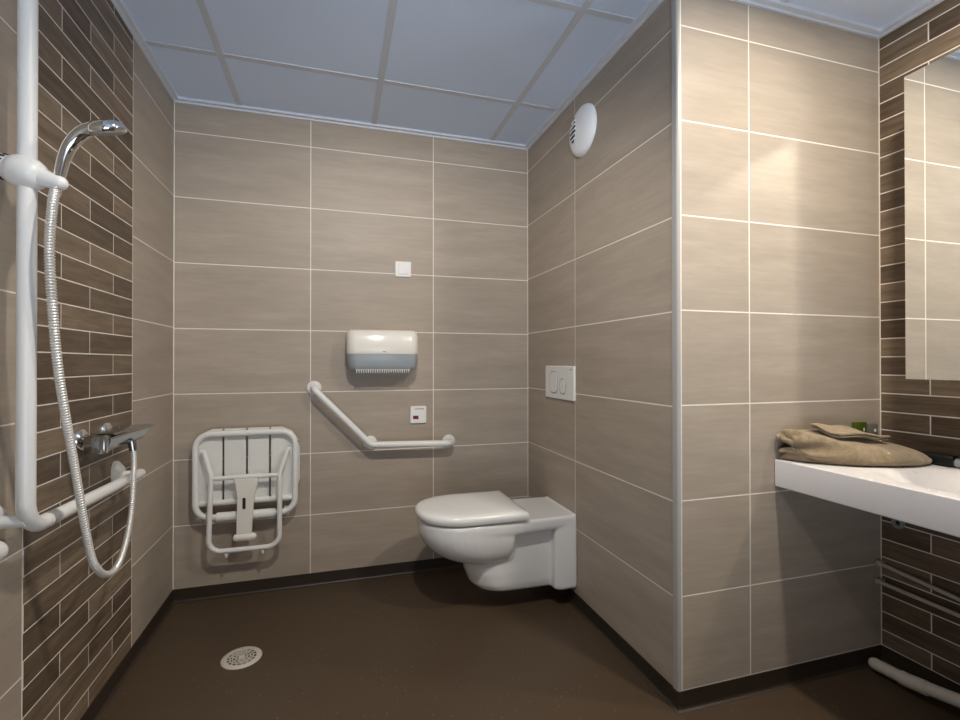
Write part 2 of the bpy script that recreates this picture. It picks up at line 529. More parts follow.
# ------------------------------------------------------------------ wall hung toilet
TY = -.409
XW = W1
def Dout(z, ub, uf, hw, hwb, n=10, pw=2.3):
    """D-shaped outline: straight back at ub, round nose at uf (u = distance from the wall)"""
    out = []
    um = uf - min(hw * 1.15, (uf - ub) * .75)
    m = 22
    for k in range(m + 1):
        a = -PI / 2 + PI * k / m
        c, s = math.cos(a), math.sin(a)
        x = abs(c) ** (2 / pw); y = math.copysign(abs(s) ** (2 / pw), s)
        out.append((um + (uf - um) * x, hw * y))
    for k in range(1, 6):   # far side going back
        t = k / 6; out.append((um + (ub - um) * t, hw + (hwb - hw) * t))
    for k in range(0, 7):
        out.append((ub, hwb - 2 * hwb * k / 6))
    for k in range(1, 6):
        t = k / 6; out.append((ub + (um - ub) * t, -hwb + (-hw + hwb) * t))
    return [(XW - u, TY + w, z) for u, w in out]
toilet = thing('toilet', 'white wall-hung toilet with closed lid, mounted on the tiled side wall', 'toilet', (XW, TY, .06))
def voxel(size, it):
    def f(o):
        m = o.modifiers.new('remesh', 'REMESH'); m.mode = 'VOXEL'; m.voxel_size = size; m.use_smooth_shade = True
        s = o.modifiers.new('smooth', 'SMOOTH'); s.factor = .5; s.iterations = it
    return f
bm = new_bm()
# bowl: rim down to the rounded underside
loft(bm, [Dout(.408, .02, .676, .176, .156), Dout(.395, .02, .680, .180, .158), Dout(.370, .02, .677, .178, .156), Dout(.352, .04, .672, .174, .148)])
secs = [Dout(.400, .285, .680, .180, .165)]
for k in range(0, 19):
    f = k / 18
    ang = f * PI / 2
    z = .378 - .168 * math.sin(ang)
    c = math.cos(ang)
    secs.append(Dout(z, .290 + .04 * (1 - c), .36 + .320 * c ** .80, .045 + .134 * c ** .72, .05 + .112 * c ** .72))
loft(bm, secs)
# trap shroud
loft(bm, [Dout(.36, .03, .50, .116, .112), Dout(.25, .03, .490, .115, .112), Dout(.17, .03, .474, .113, .110),
          Dout(.120, .03, .455, .108, .108), Dout(.096, .03, .428, .101, .103), Dout(.086, .035, .395, .093, .097)])
# wall flange
S = []
for u, hw, z0, z1 in ((.000, .152, .092, .398), (.004, .157, .085, .407), (.060, .157, .082, .408), (.088, .153, .083, .408), (.104, .145, .088, .40)):
    S.append([(XW - u, TY + a, b) for a, b in rrect(-hw, hw, z0, z1, .016)])
loft(bm, S)
box(bm, XW - .016, XW, TY - .153, TY + .153, .086, .4125, .006)
obj('bowl', bm, M['ceramic'], toilet, mods=[voxel(.0045, 14)])
bm = new_bm()
loft(bm, [Dout(.411, .245, .668, .170, .168), Dout(.419, .243, .672, .173, .170), Dout(.424, .245, .668, .170, .168)])
obj('seat', bm, M['lid_white'], toilet, smooth=50)
bm = new_bm()
loft(bm, [Dout(.4165, .246, .684, .183, .180), Dout(.428, .241, .690, .188, .185), Dout(.440, .241, .689, .188, .185),
          Dout(.4475, .244, .684, .184, .181), Dout(.4515, .252, .673, .175, .173), Dout(.454, .265, .640, .150, .150), Dout(.455, .30, .58, .10, .10)])
obj('lid', bm, M['lid_white'], toilet, smooth=60)
for s in (-1, 1):
    bm = new_bm(); tube(bm, [(XW - .222, TY + s * .075 - .018, .419), (XW - .222, TY + s * .075 + .018, .419)], .0105, 16)
    obj('hinge', bm, M['chrome'], toilet, smooth=50)

# flush plate above it
bm = new_bm(); plate_yz(bm, -.550, -.250, .906, 1.062, XW, .010, .006, .003)
fp = thing('flush_plate', 'white rectangular two-button flush plate on the tiles above the toilet', 'flush plate', (XW, -.40, .906))
obj('plate', bm, M['white_plastic'], fp, smooth=40)
for y0, y1, z0, z1 in ((-.392, -.305, .930, 1.037), (-.475, -.410, .930, 1.005)):
    bm = new_bm()
    outer = rrect(y0, y1, z0, z1, .030); inner = rrect(y0 + .0035, y1 - .0035, z0 + .0035, z1 - .0035, .027)
    loft(bm, [[(XW - .0098, a, b) for a, b in outer], [(XW - .0112, a, b) for a, b in outer]], mi=1)
    loft(bm, [[(XW - .0100, a, b) for a, b in inner], [(XW - .0128, a, b) for a, b in rrect(y0 + .006, y1 - .006, z0 + .006, z1 - .006, .025)]], mi=0)
    obj('button', bm, [M['white_plastic'], M['grey_plastic']], fp, smooth=40)
bm = new_bm(); plate_yz(bm, -.535, -.515, 1.044, 1.049, XW - .0098, .0006, .001, .0002)
obj('maker_mark', bm, M['grey_plastic'], fp)

# ------------------------------------------------------------------ round air vent
VY, VZ, VR = -.628, 2.072, .106
vent = thing('air_vent', 'round white domed air vent high on the tiled side wall near the ceiling', 'air vent', (XW, VY, VZ - VR))
bm = new_bm()
lathe(bm, [(0.0, 0), (VR, 0), (VR, .006), (VR * .97, .013), (VR * .86, .022), (VR * .65, .029), (VR * .35, .033), (0.0, .034)], (XW, VY, VZ), (-1, 0, 0), 56)
obj('cover', bm, M['vent_white'], vent, smooth=60)
def vent_pt(dy, dz, lift):
    r = math.hypot(dy, dz) / VR
    prof = [(0, .034), (.35, .033), (.65, .029), (.86, .022), (.97, .013), (1.0, .006)]
    h = 0
    for (a, ha), (b, hb) in zip(prof, prof[1:]):
        if a <= r <= b: h = ha + (hb - ha) * (r - a) / (b - a)
    return (XW - h - lift, VY + dy, VZ + dz)
bm = new_bm()
ring = []
for k in range(24):
    a = 2 * PI * k / 24
    ring.append((.036 + .036 * math.cos(a) * (1.0 if math.cos(a) > 0 else .6), .014 + .054 * math.sin(a)))
cen = bm.verts.new(vent_pt(.036, .014, .0012)); vs = [bm.verts.new(vent_pt(a, b, .0010)) for a, b in ring]
for k in range(24): bm.faces.new((vs[k], vs[(k + 1) % 24], cen))
opening = obj('opening', bm, M['slot'], vent)
for i in range(5):
    bm = new_bm()
    dz = -.026 + i * .0195
    hwid = .030 * math.sqrt(max(.05, 1 - ((dz - .012) / .056) ** 2))
    p = [vent_pt(.038 - hwid * .85 + 2 * hwid * .9 * k / 6, dz, .0015) for k in range(7)]
    tube(bm, p, .0036, 8)
    obj('louvre', bm, M['vent_white'], opening, smooth=60)

# ------------------------------------------------------------------ switch, alarm pull plate
sw = thing('light_switch', 'small plain white square wall switch plate above the towel dispenser', 'switch', (1.030, 0, 1.516))
bm = new_bm(); plate_xz(bm, .989, 1.071, 1.516, 1.595, 0, .009, .006, .003)
obj('plate', bm, M['white_plastic'], sw, smooth=40)
bm = new_bm(); plate_xz(bm, 1.003, 1.057, 1.529, 1.582, -.0088, .0035, .003, .0015)
obj('rocker', bm, M['white_plastic'], sw, smooth=40)
al = thing('alarm_plate', 'white square emergency call plate with a dark red window, above the angled grab rail', 'alarm plate', (1.107, 0, .766))
bm = new_bm(); plate_xz(bm, 1.066, 1.149, .766, .854, 0, .011, .005, .003)
obj('plate', bm, M['white_plastic'], al, smooth=40)
bm = new_bm(); plate_xz(bm, 1.080, 1.108, .788, .806, -.0105, .003, .002, .001)
obj('indicator', bm, M['red'], al)['label'] = 'dark red window'
bm = new_bm()
xx = 1.088
for k, wd in enumerate((.004, .003, .005, .003, .004, .005, .003, .004)):
    box(bm, xx, xx + wd, -.0114, -.0108, .838 - .0008 * (k % 2), .843, 0); xx += wd + .0024
obj('lettering', bm, M['print'], al)

# ------------------------------------------------------------------ paper towel dispenser
dp = thing('towel_dispenser', 'white paper towel dispenser with blue-grey lower half on the back wall', 'dispenser', (.92, 0, .98))
DX0, DX1 = .750, 1.092
def dsec(z, dep, ins=0.0, r=.045):
    o = []
    x0, x1 = DX0 + ins, DX1 - ins
    o.append((x0, 0)); o.append((x0, -(dep - r) * .5))
    for k in range(9):
        a = PI + PI / 2 * k / 8
        o.append((x0 + r + r * math.cos(a), -(dep - r) + r * math.sin(a)))
    for k in range(1, 8):   # gently bowed front
        t = k / 8; o.append((x0 + r + (x1 - x0 - 2 * r) * t, -dep - .010 * math.sin(PI * t)))
    for k in range(9):
        a = 1.5 * PI + PI / 2 * k / 8
        o.append((x1 - r + r * math.cos(a), -(dep - r) + r * math.sin(a)))
    o.append((x1, -(dep - r) * .5)); o.append((x1, 0))
    return [(x, y - .0, z) for x, y in o]
bm = new_bm()
loft(bm, [dsec(1.119, .134), dsec(1.122, .136), dsec(1.16, .134), dsec(1.205, .128), dsec(1.222, .120, .002), dsec(1.232, .108, .006, .040), dsec(1.237, .090, .014, .032), dsec(1.239, .06, .03, .02)])
obj('cover', bm, M['cream_plastic'], dp, smooth=50)
bm = new_bm()
loft(bm, [dsec(1.1195, .1325, .001), dsec(1.095, .131, .003), dsec(1.067, .126, .006), dsec(1.049, .118, .010, .042), dsec(1.040, .108, .014, .036)])
obj('window', bm, M['blue_clear'], dp, smooth=50)['label'] = 'blue-grey translucent lower half'
bm = new_bm()
box(bm, DX0 + .04, DX1 - .045, -.112, -.100, 1.034, 1.055, .003)
cutter = obj('cutter_bar', bm, M['print'], dp, smooth=40)
bm = new_bm()
nt = 24
def bow(x): return -.010 * math.sin(PI * max(0, min(1, (x - DX0 - .045) / (DX1 - DX0 - .09))))
x0_, x1_ = DX0 + .040, DX1 - .045
for k in range(nt):
    xa = x0_ + (x1_ - x0_) * k / nt; xb = xa + (x1_ - x0_) / nt; xm = (xa + xb) / 2; w_ = (xb - xa)
    yb = -.128 + bow(xm)
    A = [(xm + w_ * .36, yb, 1.047), (xm - w_ * .36, yb, 1.047), (xm - w_ * .22, yb + .002, 1.040), (xm - w_ * .05, yb + .004, 1.027), (xm + w_ * .05, yb + .004, 1.027), (xm + w_ * .22, yb + .002, 1.040)]
    B = [(x, y + .004, z) for x, y, z in A]
    loft(bm, [A, B])
obj('teeth', bm, M['white_plastic'], cutter)
bm = new_bm(); plate_xz(bm, .915, .929, 1.128, 1.133, -.1445, .0018, .001, .0003)
obj('maker_mark', bm, M['grey_plastic'], dp)

# ------------------------------------------------------------------ angled grab rail on the back wall
def flange(bm, p, n, r=.034, t=.010):
    lathe(bm, [(0, 0), (r, 0), (r, t * .5), (r * .93, t * .85), (r * .75, t), (0, t)], p, n, 36)
gr = thing('grab_rail', 'white angled grab rail with three wall flanges on the back wall beside the toilet', 'grab rail', (.868, 0, .69))
ga, gb, gc = Vector((.600, -.068, .955)), Vector((.866, -.068, .677)), Vector((1.268, -.068, .666))
bm = new_bm()
tube(bm, round_path([(ga.x, -.004, ga.z), ga, gb, gc, (gc.x, -.004, gc.z)], [0, .028, .05, .028, 0], 8), .0158, 20)
obj('rail', bm, M['white_nylon'], gr, smooth=60)
bm = new_bm(); tube(bm, [(gb.x, -.004, gb.z), (gb.x, -.066, gb.z)], .0145, 18); obj('arm', bm, M['white_nylon'], gr, smooth=60)
for q in (ga, gb, gc):
    bm = new_bm(); flange(bm, (q.x, 0, q.z), (0, -1, 0), .0345, .011); obj('flange', bm, M['white_nylon'], gr, smooth=50)

# ------------------------------------------------------------------ folded shower seat
st = thing('shower_chair', 'white slatted shower chair folded up against the back wall left of the grab rail', 'shower chair', (.315, 0, .20))
fy = -.062
bm = new_bm()
tube(bm, round_path([(.104, fy, .385), (.104, fy, .758), (.519, fy, .758), (.519, fy, .385)], .062, 8, closed=True), .0135, 16, closed=True)
obj('seat_frame', bm, M['white_nylon'], st, smooth=60)
xs0, xs1 = .090, .534
slat_x = ((.090, .207), (.216, .305), (.314, .4025), (.4115, .534))
bw_ = (xs1 - xs0 - 3 * .007) / 4
for i in range(4):
    a = slat_x[i][0]; bw_ = slat_x[i][1] - a
    bm = new_bm()
    r = .02
    zt, zb = .777, .432
    out = [(a, zb), (a + bw_, zb)]
    if i == 0: out = [(a + .012, zb), (a + bw_, zb), (a + bw_, zt), (a + .075, zt), (a + .03, zt - .02), (a + .002, zt - .065), (a + .002, zt - .09), (a, zt - .09), (a, .51), (a + .012, .50)]
    elif i == 3: out = [(a, zb), (a + bw_ - .012, zb), (a + bw_ - .012, .50), (a + bw_, .51), (a + bw_, zt - .09), (a + bw_ - .002, zt - .09), (a + bw_ - .002, zt - .065), (a + bw_ - .03, zt - .02), (a + bw_ - .075, zt), (a, zt)]
    else: out = [(a, zb), (a + bw_, zb), (a + bw_, zt), (a, zt)]
    loft(bm, [[(x, -.024, z) for x, z in out], [(x, -.046, z) for x, z in out]])
    bmesh.ops.bevel(bm, geom=[e for e in bm.edges if abs(e.verts[0].co.y - e.verts[1].co.y) < 1e-6], offset=.003, segments=2, affect='EDGES')
    obj('slat', bm, M['slat_white'], st, smooth=40)
for sgn, xe in ((-1, xs0), (1, xs1)):       # ribbed side grips
    bm = new_bm()
    for k in range(14):
        z = .525 + k * .0115
        box(bm, xe - .004 if sgn < 0 else xe - .002, xe + .002 if sgn < 0 else xe + .004, -.045, -.026, z, z + .008, .0015, 1)
    obj('grip_ribs', bm, M['slat_white'], st, smooth=40)
bm = new_bm(); tube(bm, [(.112, fy + .01, .447), (.516, fy + .01, .447)], .012, 14); obj('rear_rail', bm, M['white_nylon'], st, smooth=60)
bm = new_bm(); tube(bm, [(.190, fy, .385), (.432, fy, .385)], .0205, 20); obj('hinge_sleeve', bm, M['white_plastic'], st, smooth=50)
for x in (.150, .480):
    bm = new_bm(); box(bm, x - .012, x + .012, -.058, 0, .368, .402, .003); obj('wall_bracket', bm, M['white_plastic'], st, smooth=40)
ly = -.098
bm = new_bm()
tube(bm, round_path([(.128, -.075, .683), (.141, -.075, .683), (.174, ly, .578), (.164, ly, .243), (.455, ly, .243), (.455, ly, .572), (.487, -.075, .676), (.498, -.075, .676)], [0, .008, .04, .052, .052, .04, .008, 0], 8), .0112, 16)
legf = obj('leg_frame', bm, M['white_nylon'], st, smooth=60)
bm = new_bm(); tube(bm, [(.176, ly, .566), (.453, ly, .566)], .0098, 14)
tube(bm, [(.262, ly, .566), (.376, ly, .566)], .0125, 16); obj('crossbar', bm, M['white_nylon'], st, smooth=50)
bm = new_bm()
out = [(.268, .560), (.368, .560), (.351, .48), (.343, .40), (.339, .302), (.276, .302), (.278, .40), (.281, .48)]
mid = [(x, -.106, z) for x, z in out]
loft(bm, [[(x, -.088, z) for x, z in out], mid, [(.309 + (x - .309) * .93, -.110, .43 + (z - .43) * .985) for x, z in out]])
strut = obj('support_strut', bm, M['cream_plastic'], st, smooth=25)
bm = new_bm()
loft(bm, [[(x, -.1095, z) for x, z in rrect(.3025, .3155, .425, .475, .005)], [(x, -.1112, z) for x, z in rrect(.3025, .3155, .425, .475, .005)]])
obj('slot', bm, M['slot'], strut)['label'] = 'dark slot in the strut'
bm = new_bm(); tube(bm, [(.278, -.103, .298), (.344, -.103, .298)], .0165, 18, dome=True); obj('foot_pad', bm, M['cream_plastic'], strut, smooth=60)
for x in (.236, .384):
    bm = new_bm(); tube(bm, [(x, ly, .234), (x, ly, .218)], .0062, 12, dome=True); obj('stud', bm, M['white_nylon'], legf, smooth=60)

# ------------------------------------------------------------------ floor drain
dr = thing('floor_drain', 'round white plastic shower drain grate in the brown floor', 'drain', (.372, -.533, 0))
DCX, DCY, DR = .372, -.533, .069
bm = new_bm()
lathe(bm, [(DR * .71, .0015), (DR * .73, .0045), (DR * .95, .0040), (DR, .0008), (DR, 0), (DR * .71, 0), (DR * .71, .0015)], (DCX, DCY, 0), (0, 0, 1), 56)
obj('rim', bm, M['pvc'], dr, smooth=50)
bm = new_bm()
lathe(bm, [(0, .0006), (DR * .72, .0006)], (DCX, DCY, 0), (0, 0, 1), 40)
obj('sump', bm, M['slot'], dr)
bm = new_bm()
lathe(bm, [(0, .0042), (DR * .16, .0042), (DR * .17, .0012), (0, .0012)], (DCX, DCY, 0), (0, 0, 1), 32)
for r0, r1 in ((.26, .31), (.41, .455), (.54, .585)):
    lathe(bm, [(DR * r0, .001), (DR * r0, .004), (DR * r1, .004), (DR * r1, .001), (DR * r0, .001)], (DCX, DCY, 0), (0, 0, 1), 48)
for (r0, r1, n, w) in ((.15, .30, 6, .0034), (.30, .45, 9, .0034), (.44, .58, 13, .0034), (.57, .72, 16, .0036)):
    for k in range(n):
        a = 2 * PI * k / n + r0
        c, s = math.cos(a), math.sin(a)
        pts = [(DCX + DR * r * c - s * w / 2 * sg, DCY + DR * r * s + c * w / 2 * sg) for r, sg in ((r0, -1), (r1, -1), (r1, 1), (r0, 1))]
        loft(bm, [[(x, y, .001) for x, y in pts], [(x, y, .0038) for x, y in pts]])
obj('grate', bm, M['pvc'], dr, smooth=30)

# ------------------------------------------------------------------ L-shaped shower rail on the left wall
PX, PY = .070, -1.216
rail = thing('shower_rail', 'tall white L-shaped shower rail on the left wall carrying the hand shower', 'grab rail', (0, PY, .70))
zr0, zr1, yr1 = .723, .706, -.592
bm = new_bm()
tube(bm, round_path([(PX, PY, 2.02), (PX, PY, zr0), (PX, -1.10, zr0 - .004)], .062, 12), .0168, 24)
obj('upright', bm, M['white_nylon'], rail, smooth=60)
bm = new_bm(); tube(bm, [(PX, -1.106, zr0 - .004), (PX, yr1, zr1)], .0160, 22, dome=True)
obj('horizontal_bar', bm, M['white_nylon'], rail, smooth=60)
bm = new_bm(); tube(bm, [(PX, -1.138, zr0 - .0028), (PX, -1.126, zr0 - .0033)], .0176, 24); obj('collar', bm, M['grey_plastic'], rail, smooth=50)
def mount(y, z, x1):
    bm = new_bm()
    tube(bm, [(.005, y, z), (x1, y, z)], .0135, 18)
    obj('arm', bm, M['white_nylon'], rail, smooth=60)
    bm = new_bm()      # teardrop wall foot
    S = []
    for x, sc_ in ((0, 1), (.008, 1), (.013, .93), (.020, .72), (.028, .52)):
        ring = []
        for k in range(28):
            a = 2 * PI * k / 28
            ring.append((x, y + .027 * sc_ * math.cos(a), z + .006 + (.042 if math.sin(a) > 0 else .034) * sc_ * math.sin(a)))
        S.append(ring)
    loft(bm, S)
    obj('wall_foot', bm, M['white_nylon'], rail, smooth=60)
mount(PY + .006, .742, PX); mount(-.602, zr1, PX); mount(PY, 1.98, PX)

# second rail, its rounded end just inside the left edge
r2 = thing('grab_rail', 'white rail whose rounded end shows at the left edge below the shower rail', 'grab rail', (0, -1.6, .70))
bm = new_bm(); tube(bm, [(.10, -1.372, .731), (.10, -1.95, .731)], .0205, 22, dome=True); obj('rail', bm, M['white_nylon'], r2, smooth=60)
for y in (-1.50, -1.86):
    bm = new_bm(); tube(bm, [(.004, y, .731), (.10, y, .731)], .014, 18); obj('arm', bm, M['white_nylon'], r2, smooth=60)
    bm = new_bm(); flange(bm, (0, y, .731), (1, 0, 0), .036, .012); obj('flange', bm, M['white_nylon'], r2, smooth=50)

# slider that clamps the hand shower
c0 = Vector((PX, PY, 1.482))
HB = Vector((.127, -1.224, 1.466))                   # where the hand shower sits
axd = (HB - c0).normalized()
sl = thing('shower_holder', 'white sliding clamp on the upright rail that grips the chrome hand shower', 'shower holder', (PX, PY, 1.447))
bm = new_bm()
tube(bm, [c0 - axd * .030, c0 - axd * .026, c0 - axd * .014, c0, c0 + axd * .014, c0 + axd * .024, c0 + axd * .032], .03, 28,
     radii=[.026, .032, .0350, .0355, .0335, .028, .021])
obj('clamp_body', bm, M['white_plastic'], sl, smooth=60)
bm = new_bm()
tube(bm, [c0 - axd * .050, c0 - axd * .046, c0 - axd * .034, c0 - axd * .028], .02, 24, radii=[.020, .025, .0265, .0265])
knob = obj('knob', bm, M['white_plastic'], sl, smooth=60)
bm = new_bm()
b0 = c0 - axd * .040
v_ = axd.cross(Vector((0, 0, 1))).normalized(); u_ = v_.cross(axd)
for k in range(16):
    a = 2 * PI * k / 16
    p = b0 + (u_ * math.cos(a) + v_ * math.sin(a)) * .0262
    tube(bm, [p - axd * .005, p + axd * .005], .0019, 6)
obj('knob_slots', bm, M['slot'], knob)
bm = new_bm()
tube(bm, [c0 + axd * .026, c0 + (HB - c0) * .7, HB + axd * .004], .018, 22, radii=[.021, .0175, .0155], dome=True)
obj('cradle', bm, M['white_plastic'], sl, smooth=60)

# chrome hand shower
hs = thing('hand_shower', 'chrome hand shower tilted in the white clamp on the upright rail', 'hand shower', (.125, -1.224, 1.445))
bm = new_bm()
hp = smooth_path([(.124, -1.224, 1.440), (.130, -1.223, 1.478), (.138, -1.222, 1.520), (.150, -1.222, 1.552), (.172, -1.228, 1.577), (.198, -1.234, 1.588), (.215, -1.238, 1.590)], 7)
nr = len(hp); rad = []
for k in range(nr):
    t = k / (nr - 1)
    rad.append(.0090 + .0050 * min(1, t / .5) + .003 * max(0, t - .5))
tube(bm, hp, .01, 22, radii=rad, dome=True)
obj('handle', bm, M['chrome'], hs, smooth=60)
bm = new_bm()
hd = Vector((.20, .36, -1)).normalized()
lathe(bm, [(0, -.019), (.014, -.018), (.027, -.014), (.034, -.007), (.0365, .000), (.0355, .006), (.033, .008), (0, .008)], (.224, -1.242, 1.586), hd, 40)
head = obj('head', bm, M['chrome'], hs, smooth=60)
bm = new_bm(); lathe(bm, [(0, .0082), (.030, .0082), (.029, .0105), (0, .0108)], (.224, -1.242, 1.586), hd, 32)
obj('spray_plate', bm, M['grey_plastic'], head, smooth=40)

# ribbed hose hanging in a long loop from the clamp to the mixer
hose = [(.124, -1.225, 1.452), (.125, -1.238, 1.410), (.124, -1.246, 1.315), (.126, -1.236, 1.18), (.129, -1.216, 1.041), (.131, -1.155, .834),
        (.138, -1.104, .633), (.141, -1.068, .570), (.140, -1.012, .535), (.136, -.945, .530), (.130, -.880, .560), (.120, -.812, .620), (.113, -.775, .690), (.104, -.742, .770), (.100, -.736, .815)]
pth = smooth_path(hose, 40)
L = [0]
for a, b in zip(pth, pth[1:]): L.append(L[-1] + (b - a).length)
step = .0021; n = int(L[-1] / step); P2 = []; j = 0
for k in range(n + 1):
    s_ = min(k * step, L[-1] - 1e-6)
    while j < len(L) - 2 and L[j + 1] < s_: j += 1
    P2.append(pth[j].lerp(pth[j + 1], (s_ - L[j]) / max(1e-9, L[j + 1] - L[j])))
bm = new_bm(); tube(bm, P2, .007, 12, radii=[(.0097, .0094, .0068)[k % 3] * (1 - .16 * k / n) for k in range(n + 1)])
tag(obj('shower_hose', bm, M['hose'], origin=(.14, -1.0, .52), smooth=60), 'ribbed silver shower hose looping down from the hand shower to the mixer tap', 'hose')

# mixer tap
mx = thing('shower_mixer', 'chrome wall-mounted shower mixer tap on the dark brick tiles of the left wall', 'mixer tap', (0, -.74, .82))
for y, z in ((-.828, .858), (-.672, .858)):
    bm = new_bm(); lathe(bm, [(0, 0), (.033, 0), (.033, .003), (.029, .012), (.016, .017), (0, .017)], (0, y, z), (1, 0, 0), 32)
    obj('escutcheon', bm, M['chrome'], mx, smooth=50)
    bm = new_bm(); tube(bm, [(.012, y, z), (.052, y, z)], .0125, 8); tube(bm, [(.030, y, z), (.046, y, z)], .0165, 6)
    obj('inlet', bm, M['chrome'], mx, smooth=30)
bm = new_bm()
prof = [(.046, .832), (.046, .868), (.052, .875), (.094, .875), (.104, .871), (.106, .862), (.096, .838), (.088, .830), (.052, .828)]
loft(bm, [[(x, y, z) for x, z in prof] for y in (-.905, -.628)])
bmesh.ops.bevel(bm, geom=[e for e in bm.edges if e.calc_face_angle(0) > .6], offset=.003, segments=2, affect='EDGES')
obj('body', bm, M['dark_chrome'], mx, smooth=40)
bm = new_bm()
for y0, y1, r in ((-.938, -.910, .0245), (-.9105, -.905, .0215)):
    box(bm, .079 - r, .079 + r, y0, y1, .856 - r, .856 + r, .004)
obj('temperature_knob', bm, M['dark_chrome'], mx, smooth=40)
bm = new_bm()
S = []
for y, x1, za in ((-.885, .104, .8745), (-.75, .112, .872), (-.655, .116, .868), (-.606, .114, .866), (-.597, .106, .866)):
    S.append([(.060, y, za), (x1, y, za), (x1 + .003, y, za + .003), (x1 - .002, y, za + .006), (.060, y, za + .006)])
loft(bm, S); obj('flat_lever', bm, M['dark_chrome'], mx, smooth=40)
bm = new_bm(); tube(bm, [(.096, -.736, .838), (.098, -.736, .824), (.100, -.736, .806)], .0105, 18, radii=[.0115, .0115, .0100]); obj('hose_outlet', bm, M['dark_chrome'], mx, smooth=50)

# ------------------------------------------------------------------ washbasin slab
BX0, BZ0, BZ1, BY0 = 2.100, .667, .756, -2.10
bs = thing('washbasin', 'white washbasin counter with a deep front apron under the mirror', 'washbasin', (X2, -1.6, BZ0))
bm = new_bm()
nx, ny = 44, 72
e = .0015
def basin_z(x, y):
    u = (x - 2.325) / .165; v = (y + 1.72) / .285
    r = (abs(u) ** 3.2 + abs(v) ** 3.2) ** (1 / 3.2)
    t = max(0, min(1, (1.04 - r) / .50)); t = t * t * (3 - 2 * t)
    return BZ1 - .072 * t
G = [[None] * (ny + 1) for _ in range(nx + 1)]
for i in range(nx + 1):
    for j in range(ny + 1):
        x = BX0 + .004 + (X2 - BX0 - .005) * i / nx; y = BY0 + .004 + (FRONT - BY0 - .005 - e) * j / ny
        G[i][j] = bm.verts.new((x, y, basin_z(x, y)))
for i in range(nx):
    for j in range(ny): bm.faces.new((G[i][j], G[i + 1][j], G[i + 1][j + 1], G[i][j + 1]))
loop = [G[i][0] for i in range(nx + 1)] + [G[nx][j] for j in range(1, ny + 1)] + [G[i][ny] for i in range(nx - 1, -1, -1)] + [G[0][j] for j in range(ny - 1, 0, -1)]
def ringdown(prev, fn):
    cur = [bm.verts.new(fn(v.co)) for v in prev]
    n = len(prev)
    for k in range(n): bm.faces.new((prev[k], prev[(k + 1) % n], cur[(k + 1) % n], cur[k]))
    return cur
def out(co, d, dz):
    x = co.x - (d if co.x < BX0 + .01 else 0) ; y = co.y - (d if co.y < BY0 + .01 else 0)
    return (x, y, co.z + dz)
c1 = ringdown(loop, lambda c: out(c, .0028, -.0012)); c2 = ringdown(c1, lambda c: out(c, .0012, -.0030))
c3 = ringdown(c2, lambda c: (c.x, c.y, BZ0 + .003)); c4 = ringdown(c3, lambda c: out(c, -.003, -.003))
bm.faces.new(c4)
obj('counter', bm, M['resin'], bs, smooth=40)
bm = new_bm(); lathe(bm, [(0, .004), (.018, .004), (.021, .001), (.021, -.002), (0, -.002)], (2.325, -1.72, BZ1 - .071), (0, 0, 1), 28)
obj('plug', bm, M['chrome'], bs, smooth=40)
bm = new_bm(); tube(bm, round_path([(2.325, -1.72, BZ0 + .004), (2.325, -1.72, .50), (X2 - .002, -1.72, .49)], .04), .02, 18); obj('drain_pipe', bm, M['white_plastic'], bs, smooth=50)
bt = thing('basin_tap', 'chrome basin tap standing at the back of the washbasin, right of the towel', 'tap', (2.52, -1.70, BZ1))
bm = new_bm(); tube(bm, [(2.52, -1.70, BZ1), (2.52, -1.70, BZ1 + .085)], .022, 24); obj('body', bm, M['chrome'], bt, smooth=50)
bm = new_bm(); tube(bm, round_path([(2.52, -1.70, BZ1 + .06), (2.41, -1.70, BZ1 + .075), (2.40, -1.70, BZ1 + .055)], .012), .012, 16); obj('spout', bm, M['chrome'], bt, smooth=50)
bm = new_bm(); box(bm, 2.44, 2.545, -1.712, -1.688, BZ1 + .086, BZ1 + .098, .004); obj('lever', bm, M['chrome'], bt, smooth=50)

# mirror cabinet
MX = 2.415
mc = thing('mirror_cabinet', 'large frameless mirror cabinet on the dark brick tiles above the washbasin', 'mirror', (X2, -1.8, 1.026))
bm = new_bm(); box(bm, MX + .006, X2 - .001, -2.25, -1.4085, 1.0265, 1.9775, .0006, 1); obj('cabinet_body', bm, M['white_plastic'], mc)
bm = new_bm(); box(bm, MX, MX + .0055, -2.2505, -1.408, 1.026, 1.978, .0006, 1); obj('mirror_pane', bm, M['mirror'], mc)

# ------------------------------------------------------------------ folded towels
def interp(tab, x):
    if x <= tab[0][0]: return tab[0][1:]
    for a, b in zip(tab, tab[1:]):
        if a[0] <= x <= b[0]:
            t = (x - a[0]) / (b[0] - a[0])
            return tuple(p + (q - p) * t for p, q in zip(a[1:], b[1:]))
    return tab[-1][1:]
tab = [(2.098, -1.305, -1.228, .858), (2.12, -1.318, -1.226, .863), (2.17, -1.352, -1.224, .856), (2.25, -1.398, -1.226, .851), (2.33, -1.428, -1.232, .838),
       (2.41, -1.440, -1.246, .822), (2.46, -1.436, -1.258, .807), (2.50, -1.424, -1.280, .793), (2.522, -1.408, -1.310, .779), (2.533, -1.385, -1.335, .772)]
prof = [(1.0, .07), (.6, .07), (.14, .07), (.02, .16), (.0, .30), (.07, .50), (.22, .69), (.46, .85), (.74, .93), (.93, .89), (.985, .76), (.92, .64), (.62, .62), (.36, .52), (.24, .40), (.33, .29), (.60, .32), (.93, .31)]
pp = smooth_path([(a, b, 0) for a, b in prof], 5)
